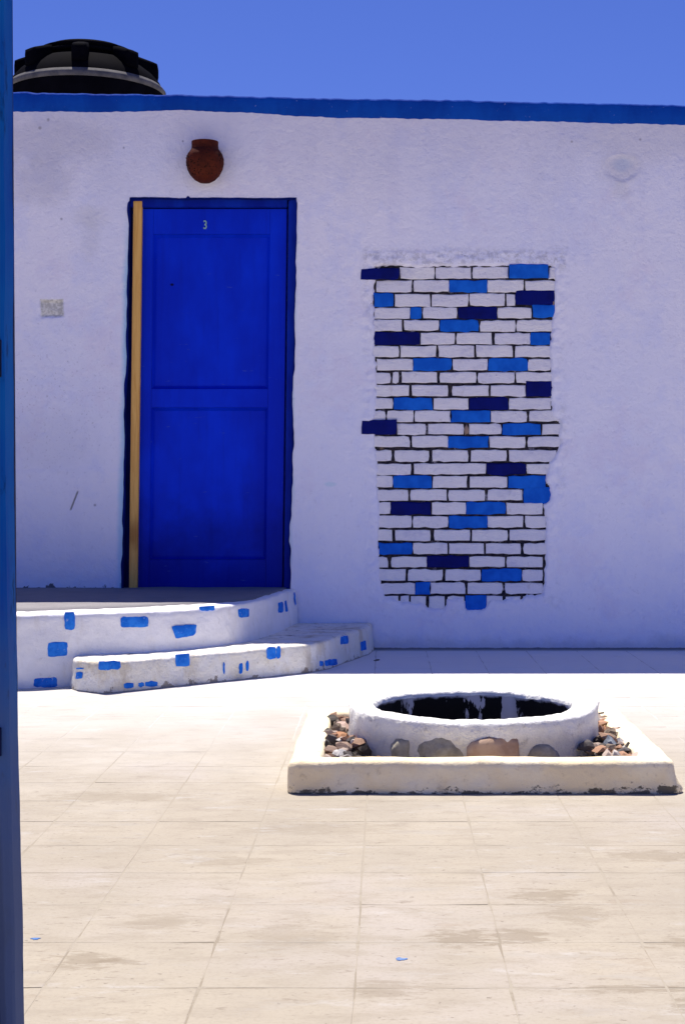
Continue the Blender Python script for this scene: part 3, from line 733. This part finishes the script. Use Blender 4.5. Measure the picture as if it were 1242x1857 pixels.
# ------------------------------------------------------------------ doorstep: landing and lower step
def catmull(P, n):
    out = []
    for i in range(len(P) - 1):
        p0, p1, p2, p3 = P[max(i - 1, 0)], P[i], P[i + 1], P[min(i + 2, len(P) - 1)]
        for k in range(n):
            t = k / n; t2, t3 = t * t, t * t * t
            out.append(tuple(.5 * (2 * p1[a] + (p2[a] - p0[a]) * t + (2 * p0[a] - 5 * p1[a] + 4 * p2[a] - p3[a]) * t2 + (-p0[a] + 3 * p1[a] - 3 * p2[a] + p3[a]) * t3) for a in (0, 1)))
    out.append(P[-1]); return out
def resample(P, d):
    out = [P[0]]; acc = 0
    for a, b_ in zip(P, P[1:]):
        L = math.dist(a, b_); s = d - acc
        while s <= L:
            out.append((a[0] + (b_[0] - a[0]) * s / L, a[1] + (b_[1] - a[1]) * s / L)); s += d
        acc = L - (s - d)
    out.append(P[-1]); return out
class Face:
    def __init__(s, P, z1, batter, amp, seed, top_amp=.006):
        s.C = resample(catmull(P, 12), .014); s.z1, s.batter, s.amp, s.seed, s.ta = z1, batter, amp, seed, top_amp
        s.Nrm = []
        for i in range(len(s.C)):
            a, b_ = s.C[max(i - 2, 0)], s.C[min(i + 2, len(s.C) - 1)]; dx, dy = b_[0] - a[0], b_[1] - a[1]; L = math.hypot(dx, dy)
            s.Nrm.append((dy / L, -dx / L))
    def top(s, x, y): return s.z1 + s.ta * fbm(x, y, s.seed, 3, 3) - .012 * sstep(8.3, 6.6, y)
    def pt(s, fi, z, off=0.0):
        i = max(0, min(len(s.C) - 1.001, fi)); k = int(i); t = i - k
        c = [s.C[k][a] * (1 - t) + s.C[k + 1][a] * t for a in (0, 1)]; n_ = [s.Nrm[k][a] * (1 - t) + s.Nrm[k + 1][a] * t for a in (0, 1)]
        d = s.batter * (1 - z / s.z1) + s.amp * fbm(c[0] * 1.0, c[1], z * 1.3 + s.seed, 5, 4) + .0045 * fbm(c[0], c[1], z + s.seed, 17, 3) + off
        return (c[0] + n_[0] * d, c[1] + n_[1] * d, z)
    def hit(s, u, v):
        """index along the face and height of the point seen at photo coordinate u, v"""
        best = None
        for k in range(len(s.C) - 1):
            a = s.C[k][0] - (u - U0) / F * s.C[k][1]; b_ = s.C[k + 1][0] - (u - U0) / F * s.C[k + 1][1]
            if a <= 0 < b_ or b_ <= 0 < a:
                t = a / (a - b_); y = s.C[k][1] + (s.C[k + 1][1] - s.C[k][1]) * t
                if best is None or y < best[1]: best = (k + t, y)
        if best is None: return None
        return best[0], EYE - (v - V0) / F * best[1]
    def build(s, name, mat, parent, wally, nz=14):
        vs, fs = [], []; rows = 0; n = len(s.C)
        for j in range(nz + 1):
            z = -.02 + (s.z1 + .02) * j / nz; 
            for i in range(n):
                p = s.pt(i, z); T = s.top(p[0], p[1]) 
                zz = -.02 + (T - .009 + .02) * j / nz; vs.append((p[0], p[1], zz))
            rows += 1
        for d in (.006, .02, .04, .07, .12, .2, .3, .45, .65, .9, 1.2, 1.5, 1.8, None):
            for i in range(n):
                p = s.pt(i, s.z1); nx_, ny_ = s.Nrm[i]
                if d is None: q = (p[0], wally)
                else:
                    q = (p[0] - nx_ * d * math.exp(-d * 3), min(p[1] + d * max(.25, -ny_) if d > .05 else p[1] - ny_ * d, wally))
                T = s.top(*q); vs.append((q[0], q[1], T - (.003 if d == .006 else 0) + (.003 * n2(q[0], q[1], 20, s.seed) if d is not None else 0)))
            rows += 1
        for j in range(rows - 1):
            for i in range(n - 1):
                a = j * n + i; fs.append((a, a + 1, a + n + 1, a + n))
        return open_mesh(name, vs, fs, mat, parent)
    def patch(s, quad, parent, mat, off=.0042):
        """hand-painted patch; quad: four photo corners tl tr br bl"""
        H = [s.hit(u, v) for u, v in quad]
        if any(h is None for h in H): return
        nu = max(3, int(abs(H[1][0] - H[0][0]))); nv = 5; vs, fs = [], []
        sd = quad[0][0] * .37
        for b_ in range(nv + 1):
            for a in range(nu + 1):
                S_, T_ = a / nu, b_ / nv
                top = [H[0][k] * (1 - S_) + H[1][k] * S_ for k in (0, 1)]; bot = [H[3][k] * (1 - S_) + H[2][k] * S_ for k in (0, 1)]
                fi, z = [top[k] * (1 - T_) + bot[k] * T_ for k in (0, 1)]
                ed = (a in (0, nu)) or (b_ in (0, nv))
                fi += .22 * noise.noise(Vector((S_ * 4, T_ * 4, sd))) if a in (0, nu) else 0
                z += .005 * noise.noise(Vector((S_ * 5, T_ * 3, sd + 9))) if b_ in (0, nv) else 0
                if a in (0, nu) and b_ in (0, nv): fi += .22 * (1 if a == 0 else -1); z += .003 * (-1 if b_ == 0 else 1)
                z = min(z, s.z1 - .004)
                vs.append(s.pt(fi, z, off * (.25 if ed else 1)))
        for b_ in range(nv):
            for a in range(nu):
                k = b_ * (nu + 1) + a; fs.append((k, k + nu + 1, k + nu + 2, k + 1))
        open_mesh('paint_patch', vs, fs, mat, parent)
def rq(u0, v0, u1, v1, s=0.0): return [(u0, v0), (u1, v0 - s), (u1, v1 - s), (u0, v1)]

doorstep = empty('doorstep', (-1.2, 7.4, 0), 'curved whitewashed doorstep with blue painted patches and a lower step, below the blue door', 'doorstep')
upper = Face([(-5.3, 6.62), (-3.2, 6.63), (-1.9, 6.66), (-1.58, 6.68), (-1.35, 6.78), (-1.03, 6.92), (-.77, 7.18), (-.615, 7.52), (-.53, 7.98), (-.485, 8.30)], .327, .02, .016, 2.0)
up = upper.build('landing', M['step'], doorstep, WALL + .0)
lower = Face([(-1.385, 7.0), (-1.37, 6.78), (-1.335, 6.64), (-1.27, 6.565), (-1.185, 6.502), (-1.177, 6.500), (-1.168, 6.508), (-1.08, 6.590), (-.785, 6.87), (-.353, 7.27), (-.215, 7.66), (-.10, 8.08), (-.075, 8.30)], .143, .010, .010, 5.0, .004)
lo = lower.build('lower_step', M['step_low'], doorstep, WALL + .0)
# grey cement skim on the landing; shade painted in, front edge at the shadow line
n = len(upper.C); vs, fs = [], []
for i in range(n):
    p = upper.C[i]; nx_, ny_ = upper.Nrm[i]
    ins = .20 - .15 * sstep(7.0, 7.6, p[1]) + .04 * fbm(p[0], p[1], 1, 4, 3)
    x = min(p[0] - nx_ * ins, -.47)
    y = min(p[1] - ny_ * ins, WALL)
    for k in range(9):
        yy = y + (WALL + .11 - y) * k / 8
        if k == 0: vs.append((x, y - .006, upper.top(x, y) - .004))
        vs.append((x, yy, upper.top(x, min(yy, 8.3)) + .0055))
for i in range(n - 1):
    for k in range(9):
        a = i * 10 + k; fs.append((a, a + 10, a + 11, a + 1))
open_mesh('cement_shade_skim', vs, fs, M['landing'], doorstep)

P_ = M['patch']
for q in (rq(117, 1107, 136, 1142), rq(219, 1119, 269, 1138, 1), [(309, 1135), (355, 1131), (352, 1150), (316, 1159)], rq(363, 1094, 390, 1108, 1),
          rq(430, 1104, 451, 1120, 1), rq(503, 1093, 512, 1112, 2), rq(516, 1090, 521, 1110, 2), rq(531, 1076, 534, 1098, 2),
          rq(86, 1165, 122, 1191, 2), rq(61, 1229, 102, 1246, 1), rq(-40, 1120, -5, 1140)):
    upper.patch(q, up, P_)
for q in (rq(182, 1199, 216, 1213, 1), rq(320, 1185, 342, 1208, 2), rq(484, 1175, 499, 1195, 2), rq(501, 1174, 508, 1194, 2), rq(617, 1155, 630, 1168, 2), rq(652, 1165, 661, 1180, 3),
          rq(578, 1199, 584, 1208, 1), rq(588, 1197, 607, 1207, 2), rq(225, 1239, 240, 1248, 1), rq(250, 1238, 259, 1246, 1), rq(263, 1236, 282, 1245, 1),
          rq(403, 1202, 406, 1222, 1), rq(433, 1204, 439, 1222, 2), rq(445, 1200, 450, 1216, 1), rq(142, 1182, 150, 1190), rq(141, 1219, 151, 1231), rq(141, 1211, 152, 1214)):
    qu = sum(a for a, b_ in q) / 4; qv = sum(b_ for a, b_ in q) / 4
    lower.patch([(qu + (a - qu) * 1.15, qv + (b_ - qv) * 1.12) for a, b_ in q], lo, P_)

# ------------------------------------------------------------------ round basin in its square curb
BX, BY, RO, RI = .275, 4.90, .392, .312
basin = empty('round_basin', (BX, BY, 0), 'low round whitewashed basin with black inside, ringed by a square cream curb', 'basin')
X0, X1, Y0, Y1 = (522 - U0) / F * 4.34, (1226 - U0) / F * 4.34, 4.34, 5.40
def rect_path(x0, x1, y0, y1, r, n=60):
    P = []
    for (cx_, cy_, a0) in ((x1 - r, y0 + r, -90), (x1 - r, y1 - r, 0), (x0 + r, y1 - r, 90), (x0 + r, y0 + r, 180)):
        for k in range(9): a = radians(a0 + 90 * k / 8); P.append((cx_ + r * cos(a), cy_ + r * sin(a)))
    P.append(P[0]); out = []
    for a, b_ in zip(P, P[1:]):
        m = max(1, int(math.dist(a, b_) / .014))
        for k in range(m): out.append((a[0] + (b_[0] - a[0]) * k / m, a[1] + (b_[1] - a[1]) * k / m))
    return out
pth = rect_path(X0, X1, Y0, Y1, .028); n = len(pth); vs, fs = [], []
mx, my = (X0 + X1) / 2, (Y0 + Y1) / 2; hx, hy = (X1 - X0) / 2, (Y1 - Y0) / 2
CH = .0925
prof = [(0, -.01), (-.004, .012), (-.001, .03), (.0, .05), (.001, .07), (.003, CH - .010), (.009, CH - .003), (.018, CH), (.04, CH + .001), (.065, CH), (.083, CH - .003), (.091, CH - .012), (.094, .05), (.095, .02)]
for (x, y) in pth:
    for (d, z) in prof:
        kx, ky = (hx - d) / hx, (hy - d) / hy
        px_, py_ = mx + (x - mx) * kx, my + (y - my) * ky
        e = .009 * fbm(px_, py_, z * 2, 6, 4) + .004 * fbm(px_, py_, z * 3 + 4, 30, 2)
        ox, oy = (x - mx) / hx, (y - my) / hy; s_ = 1 if abs(oy) > abs(ox) else 0
        dx_, dy_ = (0, math.copysign(1, oy)) if s_ else (math.copysign(1, ox), 0)
        flare = .018 * sstep(.05, 0, z) * sstep(.70, .80, px_) * (1 if py_ < 4.5 else 0)
        vs.append((px_ + dx_ * e + flare, py_ + dy_ * e, z + (.006 * fbm(px_, py_, 8, 5, 3) if z > .03 else 0)))
m = len(prof)
for i in range(n):
    for k in range(m - 1):
        a, b_ = i * m + k, ((i + 1) % n) * m + k; fs.append((a, b_, b_ + 1, a + 1))
mesh('curb', vs, fs, M['curb'], basin, smooth=True)
# earth bed between curb and ring
vs, fs = [], []
for j in range(25):
    for i in range(25):
        x, y = X0 + .085 + (X1 - X0 - .17) * i / 24, Y0 + .085 + (Y1 - Y0 - .17) * j / 24
        vs.append((x, y, .045 + .01 * n2(x, y, 9)))
for j in range(24):
    for i in range(24):
        a = j * 25 + i; fs.append((a, a + 1, a + 26, a + 25))
open_mesh('earth_bed', vs, fs, M['st_dark'], basin)

def rim_z(a):  # a: angle, 0 right, -90 towards the camera
    return .178 + .017 * math.exp(-((a + .12) / .22) ** 2) - .004 * max(0, -sin(a)) + .005 * fbm(cos(a), sin(a), 2, 2.5, 3) + .002 * noise.noise(Vector((cos(a) * 14, sin(a) * 14, 0)))
vs, fs = [], []; NA = 220
for k in range(NA):
    a = -pi + 2 * pi * k / NA; zt = rim_z(a); ca, sa = cos(a), sin(a)
    corner = .006 * math.exp(-(a / .2) ** 2)
    row = [(RO + .004, .0), (RO + .005, .04), (RO + .002, .08), (RO, .12), (RO, zt - .03), (RO + corner, zt - .007), (RO - .006 + corner, zt - .0005), (RO - .02, zt + .001),
           (RI + .015, zt + .001), (RI + .005, zt - .002), (RI + .001, zt - .009), (RI, zt - .022)]
    for (r, z) in row:
        e = .010 * fbm(ca * 1.0, sa, z * 4, 3, 4) + .005 * fbm(ca, sa, z * 5, 16, 3)
        vs.append((BX + ca * (r + e), BY + sa * (r + e), z + (.002 * fbm(ca * 2, sa * 2, r * 9, 7, 2) if z > .1 else 0)))
m = 12
for k in range(NA):
    for j in range(m - 1):
        a, b_ = k * m + j, ((k + 1) % NA) * m + j; fs.append((a, b_, b_ + 1, a + 1))
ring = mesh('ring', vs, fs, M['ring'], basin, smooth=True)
vs, fs = [], []
for k in range(NA):
    a = -pi + 2 * pi * k / NA; zt = rim_z(a); ca, sa = cos(a), sin(a)
    for j in range(9):
        z = (zt - .016) * (1 - j / 8) + .012 * j / 8
        e = .010 * fbm(ca, sa, z * 4, 3, 4) + .003 * fbm(ca, sa, z * 5, 18, 2); r = RI - .0025 + e
        vs.append((BX + ca * r, BY + sa * r, z))
vs.append((BX, BY, .01)); c0 = len(vs) - 1
for k in range(NA):
    for j in range(8):
        a, b_ = k * 9 + j, ((k + 1) % NA) * 9 + j; fs.append((a, a + 1, b_ + 1, b_))
    fs.append((k * 9 + 8, c0, ((k + 1) % NA) * 9 + 8))
mesh('lining', vs, fs, M['lining'], basin, smooth=True)

def rock_bm(bm, c, s, rot, seed, sub=2, rough=.22, flat=False):
    b0 = len(bm.verts)
    r = bmesh.ops.create_icosphere(bm, subdivisions=sub, radius=1.0)
    from mathutils import Euler
    E = Euler(rot)
    for v in r['verts']:
        p = v.co.copy(); q = 1 + rough * noise.noise(p * 1.3 + Vector((seed * 3.1, seed, 0))) * 2 + .4 * rough * noise.noise(p * 3.5 + Vector((seed, 0, seed)))
        p *= q
        for ax in (Vector((.8, .2, .5)), Vector((-.5, .7, .4)), Vector((.1, -.8, .55))) if not flat else ():      # broken facets
            a = ax.normalized(); d = p.dot(a) - (.62 + .1 * sin(seed * 7 + a.x * 9))
            if d > 0: p -= a * d
        p = Vector((p.x * s[0], p.y * s[1], p.z * s[2])); p.rotate(E); v.co = p + Vector(c)
# cobbles showing through the whitewash at the foot of the ring
for (u0, u1, vt, mt, sq) in ((706, 746, 1343, 'cob_grey', .35), (757, 843, 1339, 'cob_grey', .26), (846, 944, 1333, 'cob_brown', .30), (953, 1013, 1345, 'cob_dark', .38)):
    uc = (u0 + u1) / 2; Xr = (uc - U0) / F * 4.52 - BX
    a = -math.acos(max(-1, min(1, Xr / RO))); wdt = (u1 - u0) / F * 4.52 / 2 / max(.55, -sin(a))
    zt = EYE - (vt - V0) / F * 4.51; zc = .065; hh = zt - zc
    bm = bmesh.new(); rock_bm(bm, (0, 0, 0), (wdt, .030, hh), (0, 0, 0), uc * .01, 3, sq * .6, flat=True)
    if uc > 850 and uc < 900:
        for v in bm.verts: v.co.x = max(-wdt, min(wdt * .93, v.co.x * 1.25))
    o = from_bm('embedded_stone', bm, M[mt], ring, smooth=True, loc=(BX + cos(a) * (RO - .010), BY + sin(a) * (RO - .010), zc)); o.rotation_euler = (0, 0, a + pi / 2)
    for (s_) in (0,): pass

# loose rubble
bm = bmesh.new(); rs = random.Random(11)
cnt = 0
while cnt < 330:
    x, y = rs.uniform(X0 + .09, X1 - .085), rs.uniform(Y0 + .09, Y1 - .09)
    if math.hypot(x - BX, y - BY) < RO + .012: continue
    s = rs.uniform(.011, .027); side = min(abs(x - (X0 + .09)), abs(X1 - .09 - x))
    z = .055 + rs.uniform(0, .028) + (.012 if math.hypot(x - BX, y - BY) < RO + .05 else 0)
    if y < 4.62 and -.08 < x < .63: z -= .03; s *= .6
    rock_bm(bm, (x, y, z), (s * rs.uniform(.8, 1.5), s * rs.uniform(.8, 1.4), s * rs.uniform(.5, .9)), (rs.uniform(-.6, .6), rs.uniform(-.6, .6), rs.uniform(0, 6)), rs.uniform(0, 90), 1, .3)
    cnt += 1
o = from_bm('rubble', bm, M['rubble']); tag(o, 'broken stones and chips filling the square curb around the ring', 'rubble', kind='stuff')
def loose(u, v, w, h, mt, label, Y=None, z=.08, tilt=.2):
    Y = Y or F * (EYE - z) / (v - V0); X = (u - U0) / F * Y; z = EYE - (v - V0) / F * Y; k = Y / F
    bm = bmesh.new(); rock_bm(bm, (0, 0, 0), (w * k / 2, w * k / 2 * .9, h * k / 2), (tilt, tilt * .5, u * .1), u * .07 + v * .01, 2, .3)
    o = from_bm('loose_stone', bm, M[mt], loc=(X, Y, z)); tag(o, label, 'stone', 'loose stones inside the square curb')
Lh, Rh = 'left of the basin ring', 'right of the basin ring'
for a in ((599, 1306, 32, 20, 'st_dark', 'dark stone at the far end of the heap ' + Lh), (621, 1317, 36, 18, 'st_pink', 'flat pale pink stone near the top of the heap ' + Lh),
          (594, 1331, 26, 22, 'st_dark', 'dark brown stone at the outer edge of the heap ' + Lh), (618, 1337, 32, 22, 'st_orange', 'orange-brown stone in the middle of the heap ' + Lh),
          (625, 1354, 34, 22, 'st_brown', 'brown stone against the ring, near end of the heap ' + Lh), (596, 1360, 34, 18, 'st_brown', 'flat brown stone at the near outer corner of the heap ' + Lh),
          (617, 1366, 30, 16, 'st_white', 'small whitish stone nearest the front of the heap ' + Lh),
          (1093, 1306, 24, 22, 'st_brown', 'dark brown stone at the far end of the heap ' + Rh), (1091, 1325, 30, 20, 'st_orange', 'reddish stone against the ring in the heap ' + Rh),
          (1117, 1327, 26, 20, 'st_pink', 'pinkish stone on the outer slope of the heap ' + Rh), (1105, 1350, 30, 30, 'st_blue', 'blue-grey rounded stone in the heap ' + Rh),
          (1123, 1348, 26, 22, 'st_white', 'white stone beside the blue-grey one in the heap ' + Rh), (1138, 1354, 18, 18, 'st_dark', 'small dark stone at the outer corner of the heap ' + Rh)):
    loose(*a)

# ------------------------------------------------------------------ clay pot on the wall
def lathe(name, prof, mat, parent=None, seg=40, loc=(0, 0, 0), wob=0.0, smooth=True):
    vs, fs = [], []
    for k in range(seg):
        a = 2 * pi * k / seg
        for (r, z) in prof: q = r * (1 + wob * noise.noise(Vector((cos(a) * 2, sin(a) * 2, z * 9)))); vs.append((cos(a) * q, sin(a) * q, z))
    m = len(prof)
    for k in range(seg):
        for j in range(m - 1):
            a, b_ = k * m + j, ((k + 1) % seg) * m + j; fs.append((a, b_, b_ + 1, a + 1))
    return mesh(name, vs, fs, mat, parent, smooth, loc)
pc = (wx(372) * (WALL - .075) / WALL, WALL - .075, EYE + (V0 - 297) / F * (WALL - .075))
pot = empty('clay_pot', pc, 'small dark red-brown clay pot fixed on the wall above the blue door', 'pot')
body = lathe('body', [(.001, -.102), (.030, -.100), (.055, -.086), (.078, -.062), (.094, -.030), (.1005, .002), (.099, .028), (.092, .050), (.080, .068), (.074, .076)], M['pot'], pot, 48, pc, .02)
lathe('neck', [(.0745, .074), (.0715, .082), (.0705, .098), (.0715, .112), (.0715, .117), (.064, .118), (.060, .09), (.058, .06)], M['pot'], pot, 48, pc, .015)
lathe('inside', [(.057, .115), (.057, .062), (.001, .060)], M['pot_in'], pot, 32, pc)
bm = bmesh.new(); rh = random.Random(4)
for k in range(46):                       # punched holes
    z = rh.uniform(-.07, .05); a = rh.uniform(-pi, 0); r = interp([(-.102, .03), (-.086, .055), (-.062, .078), (-.03, .094), (.002, .1005), (.03, .098), (.055, .086)], z) * 1.0
    bmesh.ops.create_icosphere(bm, subdivisions=1, radius=.0042); vsn = bm.verts[-12:] if False else list(bm.verts)[-12:]
    for v in vsn: v.co += Vector((cos(a) * r, sin(a) * r, z))
from_bm('punched_holes', bm, M['pot_in'], pot, loc=pc)['kind'] = 'stuff'
bm = bmesh.new(); bm_box(bm, -.006, .006, 0, .10, -.006, .006, .001); from_bm('bracket', bm, M['iron'], pot, loc=(pc[0], pc[1] - .02 + .06, pc[2] + .06))

# ------------------------------------------------------------------ water tank on the roof
TYY = 11.0; tc = ((158 - U0) / F * TYY, TYY, 2.742)
tank = empty('water_tank', tc, 'black plastic water tank on the flat roof behind the parapet', 'water tank')
pr = [(.001, 0), (.50, 0), (.53, .02), (.535, .06)]
z = .06
while z < .84: pr += [(.535, z + .06), (.52, z + .085), (.52, z + .115), (.535, z + .14)]; z += .16
pr += [(.545, .915), (.548, .93)]
lathe('body', pr, M['tank'], tank, 64, tc)
lathe('rim', [(.545, .928), (.556, .932), (.558, .960), (.55, .970), (.53, .99)], M['tank_rim'], tank, 64, tc)
lathe('shoulder', [(.532, .988), (.515, 1.02), (.47, 1.07), (.41, 1.115), (.35, 1.15), (.30, 1.165), (.295, 1.19), (.29, 1.20)], M['tank'], tank, 64, tc)
lathe('lid', [(.33, 1.175), (.345, 1.18), (.345, 1.195), (.315, 1.20), (.315, 1.212), (.335, 1.215), (.335, 1.23), (.28, 1.24), (.275, 1.255), (.12, 1.27), (.001, 1.272)], M['tank'], tank, 48, tc)
for k in range(8):
    a = radians(-40 + 45 * k); bm = bmesh.new()
    bm_box(bm, -.085, .085, -.055, .055, -.075, .075, .035)
    for v in bm.verts: v.co.z += -.35 * v.co.x if v.co.z > 0 else 0
    o = from_bm('lug', bm, M['tank'], tank, smooth=True, loc=(tc[0] + .42 * cos(a), tc[1] + .42 * sin(a), tc[2] + 1.115)); o.rotation_euler = (0, 0, a)

# ------------------------------------------------------------------ blue door post next to the camera
JY = 2.0; k_ = JY / F
jamb = empty('door_post', (-.53, JY, 0), 'tall weathered blue wooden door post at the left edge, close to the camera', 'door post')
bm = bmesh.new(); vs, fs = [], []
nz = 110
ztp = 2.15
for j in range(nz + 1):
    z = ztp * j / nz; v = V0 - (z - EYE) / k_
    ur = interp([(-700, 18), (0, 23), (900, 26), (1300, 33), (1700, 42), (1857, 44), (2080, 47)], v)
    xr = (ur - U0) * (JY + .05) / F + .0012 * n2(z, 1, 9) + .0006 * n2(z, 2, 40); 
    ul = interp([(-700, -8), (1250, -6), (1500, 1), (1700, 8), (1857, 11), (2080, 13)], v); xl = (ul - U0) * k_ + .001 * n2(z, 5, 12)
    vs += [(xr - .003, JY, z), (xr, JY + .004, z), (xr, JY + .05, z), (xl - .02, JY + .05, z), (xl, JY + .002, z), (xl + .003, JY, z)]
for j in range(nz):
    for i in range(6):
        a, b_ = j * 6 + i, j * 6 + (i + 1) % 6; fs.append((a, b_, b_ + 6, a + 6))
fs += [tuple(range(6)), tuple(nz * 6 + i for i in range(6))]
mesh('post', vs, fs, M['jamb'], jamb, smooth=False)
bm = bmesh.new(); bm_box(bm, -.70, -.4945, JY + .056, JY + .09, 0.005, 2.12, .003, skew=-.0065); from_bm('gate_leaf', bm, M['jamb_dark'], jamb)
for (v, h) in ((650, 34), (1345, 26)):
    z = EYE + (V0 - v) * k_; bm = bmesh.new(); bm_box(bm, -.512, -.4975, JY - .004, JY + .004, z - h * k_, z + h * k_, .0015)
    from_bm('hinge', bm, M['jamb_dark'], jamb)

# ------------------------------------------------------------------ small things
def sandy(u, v, w, h):
    bm = bmesh.new(); rock_bm(bm, (0, 0, 0), (w / 674, .012, h / 674), (0, 0, 0), u * .1, 2, .25)
    from_bm('mortar_lump', bm, M['st_brown'], wall, smooth=True, loc=(wx(u), WALL + .014, wz(v)))
sandy(846, 779, 9, 19); sandy(1004, 548, 5, 22); sandy(674, 546, 6, 18)
def chip(name, u, v, z, w, h, mt, label, cat):
    X, Y, z = floor_px(u, v, z); bm = bmesh.new(); rock_bm(bm, (0, 0, 0), (w, w * .5, h), (0, 0, u * .3), u * .01, 2, .3)
    tag(from_bm(name, bm, M[mt], loc=(X, Y, z + h * .55)), label, cat)
chip('brick_chip', 628, 1129, .143, .026, .009, 'st_orange', 'reddish-brown chip lying on the lower step against the wall', 'brick chip')
chip('stone_chip', 683, 1198, 0, .022, .005, 'st_dark', 'thin dark flake on the shaded floor just right of the lower step', 'stone chip')
